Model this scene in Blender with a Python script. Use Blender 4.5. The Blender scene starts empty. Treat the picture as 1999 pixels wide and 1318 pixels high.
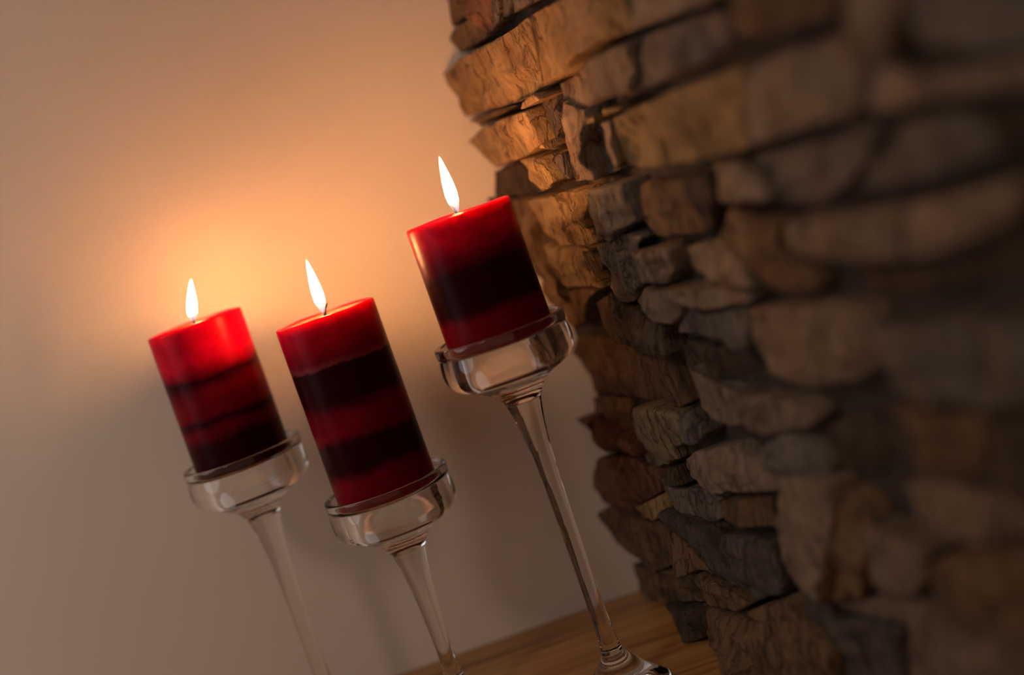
import bpy, bmesh, math, random
from mathutils import Vector, noise, Matrix

random.seed(7)
C = bpy.context.scene.collection
SC = bpy.context.scene

# ------------------------------------------------------------------ camera
F_PX = 2776.0
W_PX, H_PX = 1999.0, 1318.0
ROLL = math.radians(19.4)
PITCH = math.radians(2.5)
CAM = Vector((0, 0, 0.348))
right0 = Vector((1, 0, 0))
fwd = Vector((0, math.cos(PITCH), -math.sin(PITCH)))
up0 = Vector((0, math.sin(PITCH), math.cos(PITCH)))
cam_r = math.cos(ROLL) * right0 - math.sin(ROLL) * up0
cam_u = math.sin(ROLL) * right0 + math.cos(ROLL) * up0
PPX, PPY = 999.5 - 66.0, 659.0 - 188.0       # optical axis of the (cropped) picture

cd = bpy.data.cameras.new('camera')
cam = bpy.data.objects.new('camera', cd)
C.objects.link(cam)
M = Matrix.Identity(4)
for i in range(3):
    M[i][0] = cam_r[i]; M[i][1] = cam_u[i]; M[i][2] = -fwd[i]; M[i][3] = CAM[i]
cam.matrix_world = M
cd.sensor_width = 36.0
cd.lens = 36.0 * F_PX / W_PX
cd.shift_x = 66.0 / W_PX
cd.shift_y = -188.0 / W_PX
cd.clip_start = 0.02
cd.dof.use_dof = True
cd.dof.focus_distance = 0.935
cd.dof.aperture_fstop = 1.9
SC.camera = cam

def ray(px, py):
    return fwd + cam_r * ((px - PPX) / F_PX) - cam_u * ((py - PPY) / F_PX)

def hit(px, py, p0, n):
    r = ray(px, py)
    t = (p0 - CAM).dot(n) / r.dot(n)
    return CAM + r * t, t

# ------------------------------------------------------------------ world, exposure
w = bpy.data.worlds.new('World'); SC.world = w; w.use_nodes = True
bg = w.node_tree.nodes['Background']
bg.inputs[0].default_value = (1.0, 0.66, 0.42, 1)
bg.inputs[1].default_value = 0.195
SC.view_settings.view_transform = 'Standard'
SC.view_settings.look = 'None'
SC.view_settings.gamma = 1.0
SC.view_settings.use_curve_mapping = False
SC.view_settings.exposure = 0.0
SC.cycles.sample_clamp_indirect = 6.0
SC.cycles.max_bounces = 14
SC.cycles.transmission_bounces = 12
SC.cycles.use_denoising = True
FLAME_L = 255.0
FLAME_COL = (1.0, 0.43, 0.14)
# the room's lamp, behind the camera and to its left
ld = bpy.data.lights.new('room_lamp', 'AREA')
ld.shape = 'DISK'; ld.size = 0.34; ld.energy = 3.3; ld.color = (1.0, 0.80, 0.62)
lo = bpy.data.objects.new('room_lamp', ld); C.objects.link(lo)
lo.location = (-0.94, -0.34, 1.42)
lo.rotation_euler = (Vector((-0.2, 1.1, 0.2)) - lo.location).to_track_quat('-Z', 'Y').to_euler()

# added cool fill with no seen source, brightening the plaster on the left
wd = bpy.data.lights.new('cool_fill', 'AREA')
wd.shape = 'DISK'; wd.size = 0.6; wd.energy = 1.35; wd.color = (0.86, 0.92, 1.0)
wo = bpy.data.objects.new('cool_fill', wd); C.objects.link(wo)
wo.location = (-1.0, 0.66, 0.42)
wo.rotation_euler = (Vector((-0.40, 1.1, 0.36)) - wo.location).to_track_quat('-Z', 'Y').to_euler()

# ------------------------------------------------------------------ helpers
def link(name, me, mat, parent=None, smooth=True):
    o = bpy.data.objects.new(name, me); C.objects.link(o)
    if mat: me.materials.append(mat)
    if parent: o.parent = parent
    if smooth:
        for p in me.polygons: p.use_smooth = True
    return o

def empty(name, loc, label, cat, group=None):
    o = bpy.data.objects.new(name, None); C.objects.link(o)
    o.empty_display_size = 0.03
    o.location = loc; o['label'] = label; o['category'] = cat
    if group: o['group'] = group
    return o

def box(name, lo, hi, mat):
    bm = bmesh.new(); bmesh.ops.create_cube(bm, size=1)
    for v in bm.verts:
        v.co = Vector([(lo[i] + hi[i]) / 2 + v.co[i] * (hi[i] - lo[i]) for i in range(3)])
    me = bpy.data.meshes.new(name); bm.to_mesh(me); bm.free()
    return link(name, me, mat, smooth=False)

def spline(pts, n=5):
    """Catmull-Rom through the profile points; a repeated point is a sharp corner."""
    out = []
    for i in range(len(pts) - 1):
        p1, p2 = pts[i], pts[i + 1]
        if p1 == p2: continue
        p0 = pts[i - 1] if i > 0 else p1
        p3 = pts[i + 2] if i + 2 < len(pts) else p2
        for k in range(n):
            t = k / n
            out.append(tuple(0.5 * ((2 * p1[a]) + (-p0[a] + p2[a]) * t + (2 * p0[a] - 5 * p1[a] + 4 * p2[a] - p3[a]) * t * t
                       + (-p0[a] + 3 * p1[a] - 3 * p2[a] + p3[a]) * t ** 3) for a in (0, 1)))
    out.append(pts[-1])
    return [(max(r, 0.0), z) for r, z in out]

def lathe(name, prof, mat, parent, seg=72, scale=1.0, bend=None):
    bm = bmesh.new(); rings = []
    for r, z in prof:
        if r < 1e-6:
            rings.append([bm.verts.new((0, 0, z * scale))])
        else:
            rings.append([bm.verts.new((r * scale * math.cos(2 * math.pi * k / seg), r * scale * math.sin(2 * math.pi * k / seg), z * scale)) for k in range(seg)])
    for a, b in zip(rings[:-1], rings[1:]):
        for k in range(seg):
            k2 = (k + 1) % seg
            if len(a) == 1 and len(b) == 1: continue
            if len(a) == 1: bm.faces.new((a[0], b[k2], b[k]))
            elif len(b) == 1: bm.faces.new((a[k], a[k2], b[0]))
            else: bm.faces.new((a[k], a[k2], b[k2], b[k]))
    if bend:
        for v in bm.verts: v.co = bend(v.co)
    bmesh.ops.recalc_face_normals(bm, faces=bm.faces)
    me = bpy.data.meshes.new(name); bm.to_mesh(me); bm.free()
    return link(name, me, mat, parent)

class NT:
    def __init__(s, name):
        s.m = bpy.data.materials.new(name); s.m.use_nodes = True
        s.t = s.m.node_tree; s.n = s.t.nodes; s.l = s.t.links
        s.b = s.n['Principled BSDF']
    def add(s, typ, ins=None, **kw):
        nd = s.n.new(typ)
        for k, v in kw.items(): setattr(nd, k, v)
        for k, v in (ins or {}).items():
            if hasattr(v, 'is_output'): s.l.new(v, nd.inputs[k])
            else: nd.inputs[k].default_value = v
        return nd
    def ramp(s, fac, stops):
        r = s.n.new('ShaderNodeValToRGB'); s.l.new(fac, r.inputs[0])
        e = r.color_ramp.elements
        while len(e) < len(stops): e.new(0.5)
        for i, (p, c) in enumerate(stops):
            e[i].position = p; e[i].color = (c[0], c[1], c[2], 1)
        return r.outputs[0]

# ------------------------------------------------------------------ materials
def mat_plaster():
    t = NT('plaster')
    co = t.add('ShaderNodeTexCoord').outputs['Object']
    n1 = t.add('ShaderNodeTexNoise', {'Vector': co, 'Scale': 6.0, 'Detail': 3.0})
    n2 = t.add('ShaderNodeTexNoise', {'Vector': co, 'Scale': 900.0, 'Detail': 2.0})
    col = t.ramp(n1.outputs[0], [(0.3, (0.72, 0.61, 0.51)), (0.7, (0.75, 0.64, 0.54))])
    t.l.new(col, t.b.inputs['Base Color'])
    bp = t.add('ShaderNodeBump', {'Height': n2.outputs[0], 'Strength': 0.12, 'Distance': 0.0005})
    t.l.new(bp.outputs[0], t.b.inputs['Normal'])
    t.b.inputs['Roughness'].default_value = 0.75
    return t.m

def mat_wood():
    t = NT('oiled_wood')
    co = t.add('ShaderNodeTexCoord').outputs['Object']
    mp = t.add('ShaderNodeMapping', {'Vector': co, 'Scale': (3.0, 26.0, 26.0)})
    n1 = t.add('ShaderNodeTexNoise', {'Vector': mp.outputs[0], 'Scale': 1.6, 'Detail': 6.0, 'Distortion': 1.2})
    mp2 = t.add('ShaderNodeMapping', {'Vector': co, 'Scale': (14.0, 420.0, 200.0)})
    n2 = t.add('ShaderNodeTexNoise', {'Vector': mp2.outputs[0], 'Scale': 1.0, 'Detail': 3.0})
    mx = t.add('ShaderNodeMath', {0: n2.outputs[0], 1: 0.28}, operation='MULTIPLY')
    ad = t.add('ShaderNodeMath', {0: n1.outputs[0], 1: mx.outputs[0]}, operation='ADD')
    col = t.ramp(ad.outputs[0], [(0.42, (0.17, 0.065, 0.018)), (0.6, (0.38, 0.175, 0.05)), (0.8, (0.50, 0.26, 0.085))])
    t.l.new(col, t.b.inputs['Base Color'])
    bp = t.add('ShaderNodeBump', {'Height': n2.outputs[0], 'Strength': 0.25, 'Distance': 0.0006})
    t.l.new(bp.outputs[0], t.b.inputs['Normal'])
    t.b.inputs['Roughness'].default_value = 0.38
    return t.m

def mat_stone(name, c1, c2, c3, strata=(75, 75, 16), rust=0.0):
    t = NT(name)
    co = t.add('ShaderNodeTexCoord').outputs['Object']
    oi = t.add('ShaderNodeObjectInfo')
    off = t.add('ShaderNodeVectorMath', {0: co, 1: oi.outputs['Random']}, operation='ADD').outputs[0]
    n1 = t.add('ShaderNodeTexNoise', {'Vector': off, 'Scale': 42.0, 'Detail': 8.0, 'Roughness': 0.62, 'Distortion': 0.15})
    mp = t.add('ShaderNodeMapping', {'Vector': off, 'Scale': strata, 'Rotation': (0.1, 0.25, 0.1)})
    n2 = t.add('ShaderNodeTexNoise', {'Vector': mp.outputs[0], 'Scale': 3.0, 'Detail': 7.0, 'Roughness': 0.68, 'Distortion': 0.1})
    n3 = t.add('ShaderNodeTexNoise', {'Vector': off, 'Scale': 420.0, 'Detail': 4.0, 'Roughness': 0.7})
    mixf = t.add('ShaderNodeMath', {0: n1.outputs[0], 1: n2.outputs[0]}, operation='ADD')
    half = t.add('ShaderNodeMath', {0: mixf.outputs[0], 1: 0.5}, operation='MULTIPLY')
    col = t.ramp(half.outputs[0], [(0.36, c1), (0.5, c2), (0.64, c3)])
    # dark veins
    n4 = t.add('ShaderNodeTexNoise', {'Vector': mp.outputs[0], 'Scale': 0.8, 'Detail': 5.0, 'Distortion': 0.6})
    v1 = t.add('ShaderNodeMath', {0: n4.outputs[0], 1: 0.5}, operation='SUBTRACT')
    v2 = t.add('ShaderNodeMath', {0: v1.outputs[0]}, operation='ABSOLUTE')
    vein = t.ramp(v2.outputs[0], [(0.0, (0.35, 0.32, 0.3)), (0.022, (1, 1, 1))])
    val = t.add('ShaderNodeMapRange', {'Value': oi.outputs['Random'], 'To Min': 0.60, 'To Max': 0.88})
    m1 = t.add('ShaderNodeMix', {'Factor': 1.0, 'A': col, 'B': vein} if False else None, data_type='RGBA', blend_type='MULTIPLY')
    m1.inputs[0].default_value = 1.0
    t.l.new(col, m1.inputs[6]); t.l.new(vein, m1.inputs[7])
    hs = t.add('ShaderNodeHueSaturation', {'Color': m1.outputs[2], 'Value': val.outputs[0]})
    t.l.new(hs.outputs[0], t.b.inputs['Base Color'])
    h1 = t.add('ShaderNodeMath', {0: n2.outputs[0], 1: 0.6}, operation='MULTIPLY')
    h2 = t.add('ShaderNodeMath', {0: n1.outputs[0], 1: h1.outputs[0]}, operation='ADD')
    h3 = t.add('ShaderNodeMath', {0: n3.outputs[0], 1: 0.16}, operation='MULTIPLY')
    h4 = t.add('ShaderNodeMath', {0: h2.outputs[0], 1: h3.outputs[0]}, operation='ADD')
    h5 = t.add('ShaderNodeMath', {0: v2.outputs[0], 1: 0.03}, operation='MINIMUM')
    h6 = t.add('ShaderNodeMath', {0: h5.outputs[0], 1: 6.0, 2: h4.outputs[0]}, operation='MULTIPLY_ADD')
    bp = t.add('ShaderNodeBump', {'Height': h6.outputs[0], 'Strength': 1.0, 'Distance': 0.0055})
    t.l.new(bp.outputs[0], t.b.inputs['Normal'])
    t.b.inputs['Roughness'].default_value = 0.82
    t.b.inputs['Specular IOR Level'].default_value = 0.25
    return t.m

def mat_glass():
    t = NT('clear_glass')
    t.b.inputs['Base Color'].default_value = (1.0, 0.985, 0.965, 1)
    t.b.inputs['Roughness'].default_value = 0.0
    t.b.inputs['IOR'].default_value = 1.5
    t.b.inputs['Transmission Weight'].default_value = 1.0
    return t.m

def mat_wax(name, height, bands):
    """layered red wax, flame glow painted into the top band: bands run down from the top (0) to the foot (1) of the candle"""
    t = NT(name)
    co = t.add('ShaderNodeTexCoord').outputs['Object']
    sp = t.add('ShaderNodeSeparateXYZ', {0: co})
    nz = t.add('ShaderNodeTexNoise', {'Vector': co, 'Scale': 38.0, 'Detail': 4.0, 'Roughness': 0.6})
    nf = t.add('ShaderNodeTexNoise', {'Vector': co, 'Scale': 160.0, 'Detail': 4.0, 'Roughness': 0.7})
    a = t.add('ShaderNodeMath', {0: sp.outputs[2], 1: -1.0 / height, 2: 1.0}, operation='MULTIPLY_ADD')   # 0 top, 1 foot
    b = t.add('ShaderNodeMath', {0: nz.outputs[0], 1: 0.5}, operation='SUBTRACT')
    c = t.add('ShaderNodeMath', {0: b.outputs[0], 1: 0.10, 2: a.outputs[0]}, operation='MULTIPLY_ADD')
    d0 = t.add('ShaderNodeMath', {0: nf.outputs[0], 1: 0.5}, operation='SUBTRACT')
    d = t.add('ShaderNodeMath', {0: d0.outputs[0], 1: 0.022, 2: c.outputs[0]}, operation='MULTIPLY_ADD')
    cols = {'r': (0.72, 0.0012, 0.026), 'm': (0.19, 0.0006, 0.007), 'd': (0.030, 0.0001, 0.0012), 'w': (0.24, 0.03, 0.04)}  # r: red wax brightened by painted flame glow, used at the tops
    col = t.ramp(d.outputs[0], [(p, cols[k]) for p, k in bands])
    ml = t.add('ShaderNodeTexNoise', {'Vector': co, 'Scale': 70.0, 'Detail': 5.0, 'Roughness': 0.65, 'Distortion': 0.5})
    mr = t.add('ShaderNodeMapRange', {'Value': ml.outputs[0], 'From Min': 0.3, 'From Max': 0.7, 'To Min': 0.72, 'To Max': 1.12})
    hs = t.add('ShaderNodeHueSaturation', {'Color': col, 'Value': mr.outputs[0]})
    t.l.new(hs.outputs[0], t.b.inputs['Base Color'])
    t.b.inputs['Subsurface Weight'].default_value = 1.0
    t.b.inputs['Subsurface Radius'].default_value = (1.0, 0.12, 0.10)
    t.b.inputs['Subsurface Scale'].default_value = 0.013
    t.b.inputs['Roughness'].default_value = 0.3
    t.b.inputs['Specular IOR Level'].default_value = 0.05
    bp = t.add('ShaderNodeBump', {'Height': nf.outputs[0], 'Strength': 0.12, 'Distance': 0.0008})
    t.l.new(bp.outputs[0], t.b.inputs['Normal'])
    return t.m

def mat_flame(h):
    t = NT('flame')
    co = t.add('ShaderNodeTexCoord').outputs['Object']
    sp = t.add('ShaderNodeSeparateXYZ', {0: co})
    z = t.add('ShaderNodeMath', {0: sp.outputs[2], 1: 1.0 / h}, operation='MULTIPLY')
    st = t.ramp(z.outputs[0], [(0.0, (0.003, 0.003, 0.003)), (0.18, (0.009, 0.009, 0.009)), (0.31, (1, 1, 1)), (0.85, (1, 1, 1)), (1.0, (0.12, 0.12, 0.12))])
    cl = t.ramp(z.outputs[0], [(0.0, (0.75, 0.6, 0.9)), (0.16, (1.0, 0.72, 0.6)), (0.3, FLAME_COL)])
    mul = t.add('ShaderNodeMath', {0: st, 1: FLAME_L}, operation='MULTIPLY')
    em = t.add('ShaderNodeEmission', {'Color': cl, 'Strength': mul.outputs[0]})
    tr = t.add('ShaderNodeBsdfTransparent')
    fac = t.ramp(z.outputs[0], [(0.0, (0.25, 0.25, 0.25)), (0.2, (0.45, 0.45, 0.45)), (0.34, (1, 1, 1))])
    mx = t.add('ShaderNodeMixShader', {0: fac})
    t.l.new(tr.outputs[0], mx.inputs[1]); t.l.new(em.outputs[0], mx.inputs[2])
    t.l.new(mx.outputs[0], t.n['Material Output'].inputs['Surface'])
    return t.m

def mat_wick():
    t = NT('charred_wick')
    co = t.add('ShaderNodeTexCoord').outputs['Object']
    n1 = t.add('ShaderNodeTexNoise', {'Vector': co, 'Scale': 900.0})
    col = t.ramp(n1.outputs[0], [(0.3, (0.008, 0.006, 0.005)), (0.7, (0.03, 0.02, 0.015))])
    t.l.new(col, t.b.inputs['Base Color']); t.b.inputs['Roughness'].default_value = 0.9
    return t.m

PLASTER, WOOD, GLASS, WICK = mat_plaster(), mat_wood(), mat_glass(), mat_wick()
STONE = {
    'o': mat_stone('ochre_stone', (0.20, 0.11, 0.045), (0.40, 0.25, 0.11), (0.55, 0.37, 0.18)),
    't': mat_stone('tan_stone', (0.19, 0.125, 0.08), (0.34, 0.24, 0.16), (0.46, 0.34, 0.24)),
    'b': mat_stone('brown_stone', (0.10, 0.055, 0.028), (0.22, 0.13, 0.065), (0.33, 0.20, 0.105)),
    'r': mat_stone('russet_stone', (0.12, 0.05, 0.025), (0.27, 0.125, 0.06), (0.36, 0.19, 0.10)),
    'g': mat_stone('grey_stone', (0.12, 0.096, 0.075), (0.21, 0.168, 0.132), (0.31, 0.25, 0.20)),
    's': mat_stone('slate_stone', (0.06, 0.047, 0.038), (0.12, 0.092, 0.074), (0.18, 0.145, 0.118)),
    'k': mat_stone('dark_stone', (0.05, 0.032, 0.02), (0.10, 0.065, 0.04), (0.17, 0.12, 0.075)),
    'y': mat_stone('yellowish_stone', (0.16, 0.12, 0.06), (0.29, 0.225, 0.125), (0.38, 0.31, 0.19)),
}
def mat_mortar():
    t = NT('dark_mortar')
    co = t.add('ShaderNodeTexCoord').outputs['Object']
    n1 = t.add('ShaderNodeTexNoise', {'Vector': co, 'Scale': 60.0, 'Detail': 6.0})
    col = t.ramp(n1.outputs[0], [(0.3, (0.02, 0.014, 0.009)), (0.7, (0.055, 0.038, 0.025))])
    t.l.new(col, t.b.inputs['Base Color'])
    bp = t.add('ShaderNodeBump', {'Height': n1.outputs[0], 'Strength': 0.8, 'Distance': 0.004})
    t.l.new(bp.outputs[0], t.b.inputs['Normal'])
    t.b.inputs['Roughness'].default_value = 0.95
    return t.m
MORTAR = mat_mortar()

# ------------------------------------------------------------------ setting
DW = 1.10                                    # distance of the plaster wall
wb = box('wall_back', (-1.6, DW, -0.9), (0.60, DW + 0.12, 1.6), PLASTER); wb['kind'] = 'structure'

# stone wall: meets the plaster wall at X0 and comes towards the camera, opening to the right
TH = math.radians(14.15)
X0 = 0.0495
sd = Vector((math.sin(TH), -math.cos(TH), 0))     # along the wall, towards the viewer
nn = Vector((-math.cos(TH), -math.sin(TH), 0))    # out of the wall, into the room
W0 = Vector((X0, DW, 0))
bm = bmesh.new()
def wallpt(s, p, z): return W0 + sd * s + nn * p + Vector((0, 0, z))
S_END = 1.02
cs = [wallpt(s, p, z) for s in (-0.02, S_END) for p in (0.002, -0.12) for z in (-0.9, 1.6)]
vs = [bm.verts.new(c) for c in cs]
for f in ((0, 1, 3, 2), (4, 6, 7, 5), (0, 4, 5, 1), (2, 3, 7, 6), (1, 5, 7, 3), (0, 2, 6, 4)): bm.faces.new([vs[i] for i in f])
bmesh.ops.recalc_face_normals(bm, faces=bm.faces)
me = bpy.data.meshes.new('wall_right'); bm.to_mesh(me); bm.free()
wr = link('wall_right', me, MORTAR, smooth=False); wr['kind'] = 'structure'

# stones -------------------------------------------------------------------
UPZ = Vector((0, 0, 1))
def stone_point(px, py, p):
    """the point of the stone wall that stands p metres proud of the mortar, seen at that place"""
    q, t = hit(px, py, W0 + nn * p, nn)
    if q.y > DW - 0.0015:                    # past the corner: the stone ends on the plaster wall
        q, t = hit(px, py, Vector((0, DW - 0.0015, 0)), Vector((0, 1, 0)))
    if q.z < 0.0008:
        q2, t2 = hit(px, py, Vector((0, 0, 0.0008)), UPZ)
        if t2 < t: q, t = q2, t2
    return q

def build_stone(P, key, seed, rough=1.0, bulge=0.004):
    n = len(P)
    cen = sum(P, Vector()) / n
    per = sum((P[i] - P[(i + 1) % n]).length for i in range(n))
    N = max(32, min(150, int(per / 0.0030)))
    # resample the outline
    pts = []; acc = 0; step = per / N; i = 0; pos = 0.0
    segs = [(P[i], P[(i + 1) % n], (P[i] - P[(i + 1) % n]).length) for i in range(n)]
    for k in range(N):
        d = k * step; a = 0
        for (A, B, L) in segs:
            if d <= a + L or (A, B, L) == segs[-1]:
                pts.append(A.lerp(B, min(1, (d - a) / max(L, 1e-9)))); break
            a += L
    area_w = per / 8
    sc = min(1.0, area_w / 0.02)
    off = Vector((seed * 1.37, seed * 2.11, seed * 0.73))
    out = []
    for q in pts:
        r = noise.noise((q + off) * 75) * 0.0016 * sc + noise.noise((q + off) * 260) * 0.0007 * sc
        dirv = (q - cen); dirv.z *= 1.2
        dirv = dirv.normalized() if dirv.length > 1e-6 else UPZ
        out.append(q + dirv * (r - 0.0006))
    R = [1.0, 1.0, 0.985, 0.96, 0.92, 0.87, 0.81, 0.75, 0.68, 0.61, 0.54, 0.47, 0.40, 0.33, 0.26, 0.19, 0.11, 0.05]
    drop = [0, 1.0, 0.45, 0.18, 0.06, 0.02] + [0] * 12
    rg = random.Random(seed * 13 + 5)
    rad = per / 6
    planes = [(rg.uniform(-0.32, 0.32), rg.uniform(-0.32, 0.32), rg.uniform(0.0, 0.0035)) for _ in range(6)]
    rng = random.Random(seed)
    ta, tb = rng.uniform(-0.12, 0.12), rng.uniform(-0.12, 0.12)
    def disp(q):
        s1 = noise.fractal((q + off) * 38, 0.9, 2.1, 4) * 0.0032
        # cleft steps along the bedding
        a = noise.noise(Vector((q.x * 30 + seed, q.y * 30, q.z * 95))) * 3.2
        stp = (math.floor(a) + min(1, (a - math.floor(a)) * 3.5)) * 0.0011
        d = q - cen
        ds, dz = d.dot(sd), d.z
        fac = min(a_ * max(-rad, min(rad, ds)) + b_ * max(-rad, min(rad, dz)) + c_ for a_, b_, c_ in planes)
        return (s1 * 0.8 + stp) * rough * sc + max(-0.006, min(0.003, fac)) * sc
    bm = bmesh.new()
    rings = []
    # back ring: straight into the wall
    back = []
    for q in out:
        pp = (q - W0).dot(nn)
        back.append(bm.verts.new(q - nn * (pp + 0.004)))
    rings.append(back)
    bl = min(bulge, per / 28)
    for r, dr in zip(R[1:], drop[1:]):
        ring = []
        for q in out:
            x = cen + (q - cen) * r
            e = disp(x) * (1 - 0.75 * dr) - dr * bl + (x - cen).dot(sd) * ta * 0.35 * (1 - dr) + (x.z - cen.z) * tb * (1 - dr)
            x = x + nn * e
            if x.y > DW - 0.001: x.y = DW - 0.001
            ring.append(bm.verts.new(x))
        rings.append(ring)
    c = bm.verts.new(cen + nn * disp(cen))
    for a, b in zip(rings[:-1], rings[1:]):
        for k in range(N):
            k2 = (k + 1) % N
            bm.faces.new((a[k], a[k2], b[k2], b[k]))
    for k in range(N): bm.faces.new((rings[-1][k], rings[-1][(k + 1) % N], c))
    bmesh.ops.recalc_face_normals(bm, faces=bm.faces)
    me = bpy.data.meshes.new('stone'); bm.to_mesh(me); bm.free()
    # recalc may flip an open shell: make the front look into the room
    if me.polygons[-1].normal.dot(nn) < 0: me.flip_normals()
    o = link('stone', me, STONE[key], wr)
    return o

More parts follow.
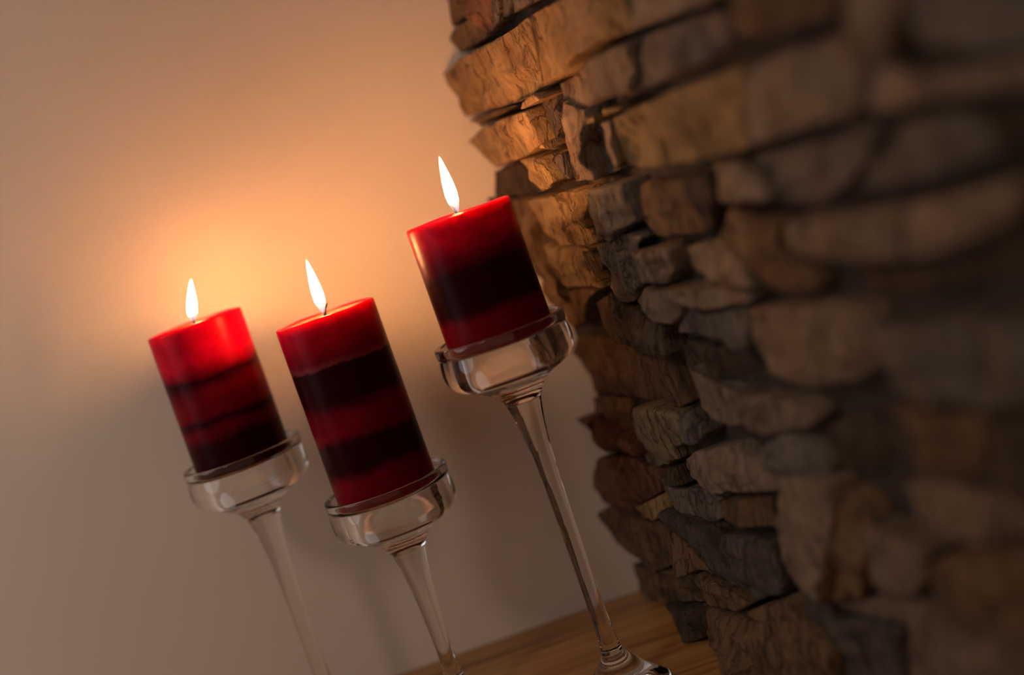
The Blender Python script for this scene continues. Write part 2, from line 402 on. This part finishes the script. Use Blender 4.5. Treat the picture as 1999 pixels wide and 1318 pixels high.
def tr(origin, scale, pts): return [(origin[0] + x / scale, origin[1] + y / scale) for x, y in pts]
cA = ((840, 0), 3.328)       # regions studied in the photograph, each with its own enlargement
cB = ((1040, 680), 3.328)
cC = ((1000, 922), 3.328)
cD = ((1300, 0), 2.858)
cE = ((1300, 400), 2.858)
cF = ((1300, 857), 2.858)
cG = ((940, 340), 3.328)
ST = [
 # (region, depth cm, kind, outline)
 (cA, 1.5, 'b', [(55, -60), (240, -60), (232, 100), (120, 190), (100, 110)]),
 (cA, 2.1, 'b', [(115, 205), (240, 115), (345, 245), (170, 365), (88, 265)]),
 (cA, 1.9, 'r', [(245, -60), (378, -60), (380, 215), (348, 232), (240, 90)]),
 (cA, 1.7, 'g', [(388, -60), (430, -60), (436, 150), (400, 195)]),
 (cA, 1.2, 'g', [(440, -60), (505, -60), (510, 100), (445, 145)]),
 (cA, 1.8, 'g', [(512, -60), (640, -60), (640, 30), (516, 98)]),
 (cA, 1.4, 't', [(645, -60), (860, -60), (760, -10), (645, 28)]),
 (cA, 2.9, 'o', [(78, 480), (165, 392), (330, 295), (450, 232), (596, 125), (650, 330), (692, 570), (600, 650), (480, 690), (310, 742), (225, 765)]),
 (cA, 2.8, 'o', [(602, 120), (700, 60), (790, 20), (900, -50), (1250, -60), (1300, 205), (1110, 275), (960, 362), (855, 465), (700, 565), (655, 320)]),
 (cA, 2.7, 't', [(1256, -60), (1860, -60), (1790, 22), (1500, 128), (1306, 203)]),
 (cA, 2.6, 'b', [(232, 790), (330, 748), (480, 702), (560, 695), (400, 765), (310, 825)]),
 (cA, 3.2, 'o', [(220, 930), (300, 845), (420, 785), (590, 728), (645, 830), (696, 955), (560, 1045), (390, 1105), (330, 1045)]),
 (cA, 2.7, 'o', [(600, 722), (640, 742), (765, 985), (712, 972)]),
 (cA, 3.0, 'o', [(590, 670), (650, 610), (700, 650), (640, 700), (585, 715)]),
 (cA, 1.9, 's', [(632, 705), (722, 655), (800, 740), (822, 985), (768, 988), (660, 760)]),
 (cA, 1.5, 's', [(722, 645), (780, 580), (808, 600), (815, 800), (800, 735)]),
 (cA, 2.0, 's', [(722, 1040), (830, 998), (892, 1175), (805, 1192)]),
 (cA, 2.3, 'k', [(382, 1125), (520, 1066), (556, 1085), (688, 1250), (505, 1288), (400, 1295)]),
 (cA, 2.9, 'o', [(540, 1056), (708, 1024), (800, 1185), (762, 1238), (702, 1258), (580, 1092)]),
 (cA, 2.5, 't', [(800, 560), (880, 515), (965, 425), (1120, 330), (1320, 252), (1330, 590), (1200, 625), (1060, 665), (980, 718), (820, 660)]),
 (cA, 2.5, 'g', [(1326, 250), (1520, 178), (1700, 118), (1830, 96), (1890, 300), (1700, 440), (1500, 520), (1400, 570), (1336, 588)]),
 (cA, 2.4, 't', [(820, 668), (962, 728), (992, 850), (1002, 1000), (1050, 1175), (905, 1200), (850, 950)]),
 (cA, 2.3, 'o', [(1000, 765), (1055, 757), (1062, 805), (1008, 812)]),
 (cA, 2.3, 'o', [(1085, 722), (1240, 684), (1252, 714), (1100, 762)]),
 (cA, 1.5, 's', [(995, 825), (1076, 825), (1202, 1118), (1062, 1168), (1012, 1000)]),
 (cA, 2.2, 't', [(1080, 802), (1138, 788), (1222, 1088), (1202, 1108)]),
 ((( 0, 0)), 2.6, 'o', [(1186, 234), (1230, 212), (1268, 194), (1330, 170), (1400, 146), (1436, 132), (1440, 298), (1420, 303), (1320, 325), (1265, 332), (1214, 328), (1197, 288)]),
 ((( 0, 0)), 2.5, 't', [(1438, 131), (1520, 104), (1600, 84), (1640, 80), (1668, 150), (1655, 232), (1560, 257), (1480, 281), (1442, 296)]),
 (cD, 2.2, 'b', [(290, -60), (880, -60), (890, 80), (700, 150), (450, 220), (395, 200), (305, 150)]),
 (cD, 2.6, 't', [(940, -60), (1240, -60), (1260, 150), (1190, 330), (1100, 350), (1010, 180)]),
 (cD, 2.3, 'g', [(1255, -60), (2150, -60), (2150, 240), (1800, 310), (1500, 280), (1390, 300), (1290, 150)]),
 (cD, 2.2, 't', [(1010, 400), (1180, 370), (1400, 420), (1700, 390), (2150, 300), (2150, 480), (1750, 540), (1500, 560), (1300, 610), (1060, 640), (1020, 560)]),
 (cD, 2.2, 't', [(222, 915), (400, 890), (440, 960), (540, 1090), (560, 1130), (290, 1140), (235, 1050)]),
 (cD, 2.0, 'g', [(420, 890), (900, 790), (1060, 710), (1240, 680), (1110, 900), (950, 1090), (800, 1155), (620, 1140), (555, 1085)]),
 (cD, 2.1, 'g', [(1250, 680), (1600, 620), (1760, 700), (1850, 850), (1700, 920), (1450, 1000), (1200, 1060), (975, 1095), (1120, 900)]),
 (cD, 1.0, 'k', [(1790, 560), (2150, 520), (2150, 1060), (1880, 1040), (1880, 850)]),
 (cE, 2.4, 't', [(600, 120), (850, 85), (1150, 50), (1240, 40), (1260, 335), (1000, 345), (720, 310), (615, 240)]),
 (cE, 2.3, 't', [(1250, 38), (1400, 0), (1900, -110), (1900, 80), (1700, 190), (1500, 290), (1265, 338)]),
 (cE, 1.2, 'k', [(1270, 345), (1500, 305), (1850, 135), (2150, 40), (2150, 430), (1800, 440), (1500, 500), (1300, 520), (1080, 500), (1000, 370)]),  # set back, dark colour painting the shade of a gap
 (cE, 2.1, 'b', [(245, 210), (300, 30), (560, 100), (600, 250), (700, 330), (790, 470), (740, 530), (600, 510), (480, 470), (400, 330)]),
 (cE, 2.3, 't', [(60, 250), (235, 215), (390, 335), (470, 470), (420, 475), (200, 420), (110, 370)]),
 (cE, 2.2, 't', [(-10, 480), (130, 465), (400, 505), (420, 570), (200, 600), (20, 550)]),
 (cE, 2.1, 't', [(425, 590), (750, 575), (1060, 610), (1095, 700), (1120, 940), (1020, 1000), (900, 1030), (700, 1040), (550, 970), (455, 800)]),
 (cE, 1.9, 'g', [(60, 600), (200, 610), (410, 590), (445, 800), (420, 830), (200, 740), (40, 720)]),
 (cE, 1.0, 'k', [(80, 760), (220, 760), (420, 840), (530, 975), (470, 1010), (300, 980), (90, 920)]),  # dark colour stands in for gap shade here too
 (cE, 1.9, 'g', [(1110, 690), (1400, 690), (1700, 680), (1720, 1150), (1400, 1160), (1200, 1070), (1135, 900)]),
 (cE, 2.2, 'g', [(1715, 675), (2150, 640), (2150, 1150), (1735, 1160)]),
 (cE, 2.1, 't', [(70, 930), (300, 1050), (520, 1090), (770, 1150), (800, 1210), (740, 1280), (560, 1290), (430, 1230), (250, 1240), (150, 1150)]),
 (cF, 1.0, 'k', [(760, 0), (840, -90), (1100, -150), (1250, -60), (1340, 130), (1180, 190), (960, 210), (820, 110)]),  # another shaded gap, its darkness put into the stone colour
 (cF, 2.1, 'b', [(1180, -160), (1400, -120), (1720, -100), (1760, 60), (1700, 290), (1430, 230), (1370, 130), (1270, -60)]),
 (cF, 1.9, 'k', [(1770, -100), (2150, -100), (2150, 420), (1900, 380), (1720, 290)]),
 (cG, 2.2, 'b', [(-20, 175), (60, 170), (180, 185), (250, 190), (330, 480), (430, 700), (560, 860), (440, 860), (380, 700), (200, 400)]),
 (cG, 2.5, 'o', [(262, 186), (420, 150), (560, 270), (700, 465), (640, 485), (480, 480), (400, 440), (340, 380)]),
 (cG, 2.3, 'o', [(440, 142), (625, 112), (660, 190), (670, 370), (600, 300), (560, 250)]),
 (cG, 2.6, 'g', [(640, 120), (760, 85), (860, 80), (900, 200), (935, 320), (860, 380), (770, 470), (710, 440), (670, 350), (662, 200)]),
 (cG, 2.0, 'b', [(930, 90), (1180, 60), (1300, 20), (1360, 180), (1440, 400), (1260, 420), (1080, 420), (1000, 330), (940, 280)]),
 (cG, 1.9, 'k', [(1310, 20), (1440, -5), (1500, 140), (1490, 390), (1450, 395), (1370, 180)]),
 (cG, 2.1, 'o', [(400, 470), (620, 495), (700, 560), (660, 640), (760, 760), (660, 750), (480, 740), (430, 740), (340, 560), (350, 480)]),
 (cG, 1.7, 'k', [(630, 500), (700, 490), (770, 560), (770, 640), (690, 640), (650, 590)]),
 (cG, 2.2, 'g', [(700, 480), (900, 400), (990, 430), (930, 500), (960, 700), (1000, 740), (930, 860), (860, 860), (790, 760), (780, 600)]),
 (cG, 2.2, 't', [(925, 510), (1180, 490), (1195, 620), (1170, 720), (1010, 735), (970, 680), (935, 600)]),
 (cG, 1.8, 'b', [(430, 755), (640, 770), (720, 770), (640, 830), (650, 980), (590, 1020), (520, 880), (450, 830)]),
 (cG, 2.3, 'k', [(690, 850), (790, 790), (880, 870), (1030, 960), (1140, 1030), (1130, 1100), (1180, 1200), (1000, 1180), (860, 1120), (780, 1080)]),
 (cG, 2.4, 't', [(1000, 755), (1200, 760), (1240, 850), (1250, 920), (1220, 1000), (1100, 960), (1000, 900), (960, 840)]),
 (cB, 1.1, 'b', [(215, 40), (250, -60), (420, -60), (560, 10), (720, 66), (860, 225), (900, 400), (750, 365), (630, 335), (490, 306), (370, 298), (320, 200)]),
 (cB, 1.5, 'b', [(560, 0), (540, -90), (640, -100), (800, 0), (900, 160), (985, 370), (910, 425), (870, 230), (725, 60)]),
 (cB, 1.2, 'b', [(350, 335), (480, 330), (606, 352), (585, 460), (618, 590), (540, 582), (440, 535), (355, 480)]),
 (cB, 2.3, 'y', [(600, 400), (700, 380), (860, 430), (926, 462), (928, 620), (880, 680), (905, 745), (770, 798), (700, 775), (640, 620), (598, 500)]),
 (cB, 2.0, 'g', [(936, 440), (1000, 405), (1090, 560), (1085, 620), (936, 650)]),
 (cB, 2.8, 'r', [(232, 480), (345, 458), (365, 515), (470, 600), (640, 640), (650, 720), (460, 690), (340, 575)]),
 (cB, 2.6, 'r', [(352, 800), (400, 722), (480, 696), (640, 742), (765, 835), (775, 960), (640, 1035), (590, 1085), (500, 1060), (400, 1015), (360, 930)]),
 (cB, 2.9, 'o', [(645, 1040), (780, 975), (825, 1080), (780, 1128), (680, 1125)]),
 (cB, 2.1, 't', [(950, 735), (1040, 662), (1240, 660), (1460, 790), (1525, 955), (1340, 962), (1160, 962), (1080, 915), (980, 855)]),
 (cB, 1.9, 'k', [(770, 815), (930, 765), (965, 870), (990, 890), (900, 910), (800, 850)]),
 (cB, 2.2, 'g', [(780, 850), (900, 915), (1060, 925), (1180, 1000), (1250, 1100), (1150, 1150), (1060, 1120), (900, 1050), (820, 990)]),
 (cB, 2.0, 'b', [(1190, 990), (1510, 990), (1520, 1180), (1400, 1170), (1260, 1110)]),
 (cF, 2.7, 't', [(575, 225), (650, 222), (850, 272), (880, 400), (872, 700), (858, 950), (700, 845), (605, 740), (565, 550), (562, 380)]),
 (cF, 1.8, 'g', [(560, 170), (520, 60), (620, -40), (760, 20), (860, 160), (860, 240), (700, 215)]),
 (cF, 2.2, 'b', [(888, 290), (1000, 340), (1090, 480), (1075, 750), (1050, 940), (890, 930), (880, 600)]),
 (cF, 2.1, 't', [(1100, 490), (1300, 540), (1490, 640), (1450, 800), (1400, 890), (1140, 900), (1085, 750)]),
 (cF, 2.3, 't', [(1310, 260), (1500, 240), (1700, 310), (1880, 390), (2150, 440), (2150, 560), (1760, 600), (1600, 560), (1400, 450)]),
 (cF, 1.9, 'b', [(1510, 650), (1720, 620), (2150, 580), (2150, 1180), (1700, 1070), (1460, 930), (1430, 850)]),
 (cC, 2.9, 's', [(940, 255), (1050, 292), (1250, 372), (1285, 450), (1345, 640), (1470, 790), (1380, 765), (1280, 675), (1130, 500), (1000, 352)]),
 (cC, 2.2, 's', [(1290, 385), (1500, 435), (1640, 465), (1698, 700), (1715, 820), (1500, 860), (1385, 700), (1315, 500)]),
 (cC, 3.2, 'b', [(500, 292), (570, 245), (760, 312), (850, 352), (910, 335), (950, 400), (1045, 600), (960, 638), (870, 690), (760, 580), (650, 500), (560, 380)]),
 (cC, 2.9, 'b', [(730, 620), (860, 665), (1000, 645), (1080, 790), (1210, 860), (960, 862), (850, 850), (780, 765)]),
 (cC, 3.0, 'b', [(1000, 400), (1120, 510), (1270, 680), (1190, 650), (1100, 680), (1060, 620)]),
 (cC, 3.0, 'b', [(1100, 690), (1200, 655), (1350, 755), (1500, 882), (1430, 925), (1230, 850)]),
 (cC, 3.6, 'k', [(955, 885), (1100, 905), (1200, 890), (1272, 1050), (1210, 1105), (1110, 1118), (1020, 1060)]),
 (cC, 3.0, 'b', [(1215, 862), (1430, 935), (1600, 1010), (1745, 1160), (1700, 1400), (1400, 1420), (1320, 1300), (1280, 1050)]),
 (cC, 2.6, 'b', [(1460, 930), (1700, 850), (1850, 1000), (2000, 1180), (2050, 1420), (1720, 1400), (1755, 1150), (1610, 1000)]),
 (cF, 2.0, 's', [(700, 870), (860, 965), (900, 1000), (1050, 1010), (1270, 1080), (1250, 1200), (1290, 1420), (960, 1420), (800, 1160), (730, 1000)]),
 (cF, 2.3, 't', [(880, 945), (1150, 912), (1400, 905), (1500, 990), (1700, 1090), (2150, 1200), (2150, 1420), (1310, 1420), (1290, 1070), (1000, 995)]),
]
for i, (reg, p, key, poly) in enumerate(ST):
    if reg == (0, 0): pts = poly
    else: pts = tr(reg[0], reg[1], poly)
    P = [stone_point(x, y, p / 100.0) for x, y in pts]
    build_stone(P, key, i + 1, bulge=0.003 if i < 30 else 0.005)

# courses above, below and in front of the part the photograph shows
rng = random.Random(21)
def course_stone(s0, s1, z0, z1, p, key, seed):
    j = lambda a: rng.uniform(-a, a)
    P = [wallpt(s0 + j(.002), p, z0 + j(.002)), wallpt((s0 + s1) / 2, p, z0 + j(.002)), wallpt(s1 + j(.002), p, z0 + j(.002)),
         wallpt(s1 + j(.002), p, z1 + j(.002)), wallpt((s0 + s1) / 2, p, z1 + j(.002)), wallpt(s0 + j(.002), p, z1 + j(.002))]
    build_stone(P, key, seed, bulge=0.005)
def inside_frame(q, m=10):
    d = q - CAM; t = d.dot(fwd)
    if t <= 0.05: return False
    x = PPX + d.dot(cam_r) / t * F_PX; y = PPY - d.dot(cam_u) / t * F_PX
    return -m < x < W_PX + m and -m < y < H_PX + m
z = 0.002; seed = 500
while z < 0.62:
    h = rng.uniform(0.028, 0.052)
    s = 0.004
    while s < 0.86:
        L = rng.uniform(0.07, 0.18)
        e = min(s + L, 0.87)
        ok = not any(inside_frame(wallpt(a, b, c)) for a in (s, (s + e) / 2, e) for b in (0.0, 0.024) for c in (z, z + h))
        if ok:
            course_stone(s, e - 0.003, z, z + h - 0.003, rng.uniform(0.017, 0.027), rng.choice('otbgbtgk'), seed); seed += 1
        s = e
    z += h

# ------------------------------------------------------------------ wooden shelf board
def shelf():
    bm = bmesh.new()
    p = 0.004
    a = wallpt(0.0, p, 0); b = wallpt(0.90, p, 0)
    out = [Vector((-1.2, DW - 0.001, 0)), Vector((a.x, DW - 0.001, 0)), Vector((b.x, b.y, 0)), Vector((-1.2, b.y, 0))]
    top = [bm.verts.new((q.x, q.y, 0)) for q in out]
    bot = [bm.verts.new((q.x, q.y, -0.04)) for q in out]
    bm.faces.new(top); bm.faces.new(bot[::-1])
    for k in range(4): bm.faces.new((top[k], bot[k], bot[(k + 1) % 4], top[(k + 1) % 4]))
    bmesh.ops.recalc_face_normals(bm, faces=bm.faces)
    bmesh.ops.bevel(bm, geom=[e for e in bm.edges if abs(e.verts[0].co.z) < 1e-6 and abs(e.verts[1].co.z) < 1e-6 and min(e.verts[0].co.y, e.verts[1].co.y) < 0.5 and max(e.verts[0].co.y, e.verts[1].co.y) < 0.5],
                    offset=0.004, segments=3, affect='EDGES')
    me = bpy.data.meshes.new('wooden_shelf'); bm.to_mesh(me); bm.free()
    o = link('wooden_shelf', me, WOOD, smooth=False)
    o['label'] = 'brown grained wooden shelf board in the corner under the glass holders'
    o['category'] = 'shelf'
    return o
shelf()

# ------------------------------------------------------------------ glass holders and candles
CM = 0.01
def holder(x, y, rim_z, scale, label):
    root = empty('candle_holder', (x, y, 0.0), label, 'candle holder', 'glass candle holders on the wooden shelf')
    k = CM * scale
    zr = rim_z
    # cup: recess for the pillar, tealight well below it, solid rounded glass outside
    o = [(3.93, -0.10), (4.02, 0.0), (4.22, 0.03), (4.36, -0.03), (4.40, -0.16), (4.38, -0.62), (4.31, -0.76), (4.34, -0.95), (4.40, -1.35), (4.42, -1.75),
         (4.38, -2.2), (4.22, -2.62), (3.90, -2.96), (3.40, -3.24), (2.75, -3.52), (2.15, -3.84), (1.70, -4.20), (1.42, -4.58), (1.25, -4.90)]
    inner = [(0, -2.86), (2.6, -2.86), (2.75, -2.84), (2.86, -2.74), (2.90, -2.58), (2.92, -0.95), (2.96, -0.82), (3.06, -0.74), (3.6, -0.74), (3.82, -0.68), (3.90, -0.52), (3.93, -0.10)]
    prof = spline(inner, 4)[:-1] + spline(o, 4) + [(1.22, -4.93), (0, -4.93)]
    prof = [(r * k, zr + z * k) for r, z in prof]
    lathe('cup', prof, GLASS, root, 96)
    # stem
    zt = zr - 4.945 * k
    zf = 0.0275
    L = zt - zf
    st = [(1.20 * k, zt), (1.13 * k, zt - 0.35 * k), (1.00 * k, zt - 1.0 * k), (0.87 * k, zt - 1.9 * k), (0.76 * k, zt - 3.0 * k), (0.68 * k, zt - 4.4 * k),
          (0.62 * k, zt - 6.5 * k), (0.575 * k, zt - 9.5 * k)]
    st = [q for q in st if q[1] > zf + 0.035]
    st += [(0.565 * k, zf + 0.025), (0.60 * k, zf + 0.012), (0.66 * k, zf + 0.004), (0.72 * k, zf)]
    prof = [(0, zt)] + spline(st, 4) + [(0, zf)]
    lathe('stem', prof, GLASS, root, 64)
    ft = [(0.74 * k, zf - 0.0002), (0.95 * k, zf - 0.003), (1.40 * k, zf - 0.0085), (1.95 * k, 0.0125), (2.6 * k, 0.0070), (3.0 * k, 0.0038), (3.15 * k, 0.0022), (3.18 * k, 0.0010), (3.1 * k, 0.0002)]
    prof = [(0, zf - 0.0002)] + spline(ft, 4) + [(2.9 * k, 0.0002), (2.2 * k, 0.0022), (1.2 * k, 0.0050), (0, 0.0062)]
    lathe('foot', prof, GLASS, root, 80)
    return root

def candle(x, y, z0, z1, rad, mat, label, flame_tip, wick_lean, fl_w, seed, fl_off=(0, 0)):
    root = empty('pillar_candle', (x, y, z0), label, 'candle', 'red pillar candles burning in the glass holders')
    H = z1 - z0
    r = rad
    pts = [(0, 0.0), (r - 0.0012, 0.0), (r, 0.0012), (r, 0.0012), (r, H * 0.25), (r, H * 0.5), (r, H * 0.75), (r, H - 0.0018), (r, H - 0.0018), (r - 0.0004, H - 0.0005), (r - 0.0016, H),
           (r - 0.0034, H - 0.0003), (r - 0.006, H - 0.0016), (r - 0.011, H - 0.0030), (r - 0.018, H - 0.0040), (0.006, H - 0.0048), (0.0, H - 0.0046)]
    prof = spline(pts, 4)
    def warp(c):
        a = math.atan2(c.y, c.x); rr = math.hypot(c.x, c.y)
        f = 1.0
        if rr > r * 0.5 and c.z > 0.002:
            f += 0.004 * noise.noise(Vector((math.cos(a) * 2, math.sin(a) * 2, c.z * 60 + seed)))
        q = Vector((c.x * f, c.y * f, c.z))
        if c.z > H - 0.006:
            q.z += 0.0009 * noise.noise(Vector((math.cos(a) * 1.3 + seed, math.sin(a) * 1.3, 0))) * min(1, rr / (r * 0.7))
        return q
    lathe('wax_body', prof, mat, root, 96, bend=warp)
    # pool of molten wax
    wp = [(0, H - 0.0052), (0.016, H - 0.0052), (r - 0.0150, H - 0.0041), (r - 0.006, H - 0.0022), (r - 0.0045, H - 0.0009), (r - 0.0075, H - 0.0016), (r - 0.017, H - 0.00325), (0.010, H - 0.0033), (0.0035, H - 0.0031), (0, H - 0.0029)]
    m = POOL
    lathe('wax_pool', wp, m, root, 64)
    # wick: a bent burnt string
    hw = 0.0100
    def wb(c):
        t = max(0, c.z) / hw
        return Vector((c.x + wick_lean[0] * t * t, c.y + wick_lean[1] * t * t, H - 0.0035 + c.z))
    wk = [(0, 0), (0.0011, 0), (0.0010, 0.002), (0.0011, 0.004), (0.0009, 0.006), (0.00105, 0.008), (0.0010, 0.010), (0.0008, hw), (0, hw + 0.0003)]
    lathe('wick', wk, WICK, root, 14, bend=wb)
    # flame: a leaning teardrop
    fh = flame_tip[2] + 0.0022
    fp = [(0, 0.0), (0.32, 0.03), (0.62, 0.10), (0.88, 0.20), (1.0, 0.32), (0.97, 0.44), (0.84, 0.57), (0.64, 0.70), (0.42, 0.82), (0.20, 0.93), (0.0, 1.0)]
    fprof = [(a * fl_w, b * fh) for a, b in spline(fp, 3)]
    def fb(c):
        t = c.z / fh
        return Vector((c.x + flame_tip[0] * (t ** 1.25) + fl_off[0], c.y + flame_tip[1] * (t ** 1.25) + fl_off[1], c.z))
    fo = lathe('flame', fprof, mat_flame(fh), root, 20, bend=fb)
    fo.location = (0, 0, H - 0.0002)
    fo['label'] = 'bright white yellow candle flame'
    return root

def mat_pool():
    t = NT('molten_wax')
    t.b.inputs['Base Color'].default_value = (0.9, 0.22, 0.09, 1)  # orange paints the flame-lit glow of the melted top
    t.b.inputs['Subsurface Weight'].default_value = 1.0
    t.b.inputs['Subsurface Radius'].default_value = (1.0, 0.2, 0.12)
    t.b.inputs['Subsurface Scale'].default_value = 0.008
    t.b.inputs['Roughness'].default_value = 0.08
    return t.m
POOL = mat_pool()

# (distance, top centre, foot centre, rim centre) read off the photograph
def place(D, top, rim, rad, bands, name, lab_c, lab_h, tip, lean, fw, seed):
    Y = Vector((0, 1, 0))
    pt, _ = hit(top[0], top[1], Vector((0, D, 0)), Y)
    pr, _ = hit(rim[0], rim[1], Vector((0, D, 0)), Y)
    x = (pt.x + pr.x) / 2
    sc = rad / 0.035
    holder(x, D, pr.z, sc, lab_h)
    z0 = pr.z - 0.0074 * sc + 0.0001
    mat = mat_wax(name, pt.z - z0, bands)
    candle(x, D, z0, pt.z, rad, mat, lab_c, tip, lean, fw, seed)
    return x

place(1.020, (379, 629), (469.6, 883), 0.0347,
      [(0.0, 'r'), (0.24, 'r'), (0.36, 'd'), (0.46, 'm'), (0.60, 'm'), (0.64, 'd'), (0.70, 'm'), (0.80, 'd'), (1.0, 'd')], 'wax_mottled',
      'red pillar candle nearest the plaster wall, dark mottled lower half, short upright flame',
      'clear stemmed glass holder nearest the plaster wall, its candle dark at the foot', (0.0085, 0.0, 0.0275), (0.001, 0), 0.0034, 3)
place(0.967, (632, 613), (751.8, 940.5), 0.0350,
      [(0.0, 'r'), (0.21, 'm'), (0.245, 'w'), (0.26, 'd'), (0.43, 'd'), (0.50, 'm'), (0.62, 'm'), (0.66, 'd'), (0.80, 'd'), (0.86, 'm'), (1.0, 'm')], 'wax_banded',
      'tallest red pillar candle, in the middle, with alternating dark and bright wax bands',
      'clear stemmed glass holder between the other two, standing lowest under the tallest candle', (0.0008, 0, 0.0368), (0.004, 0), 0.0037, 11)
place(0.912, (891, 417), (974, 640.5), 0.0350,
      [(0.0, 'r'), (0.14, 'r'), (0.30, 'm'), (0.42, 'd'), (0.70, 'd'), (0.78, 'm'), (1.0, 'm')], 'wax_dark_middle',
      'shortest red pillar candle, burning highest and beside the stone wall',
      'tallest clear stemmed glass holder, beside the stone wall, its foot showing on the wood', (0.0010, 0, 0.0362), (-0.002, 0), 0.0038, 19)
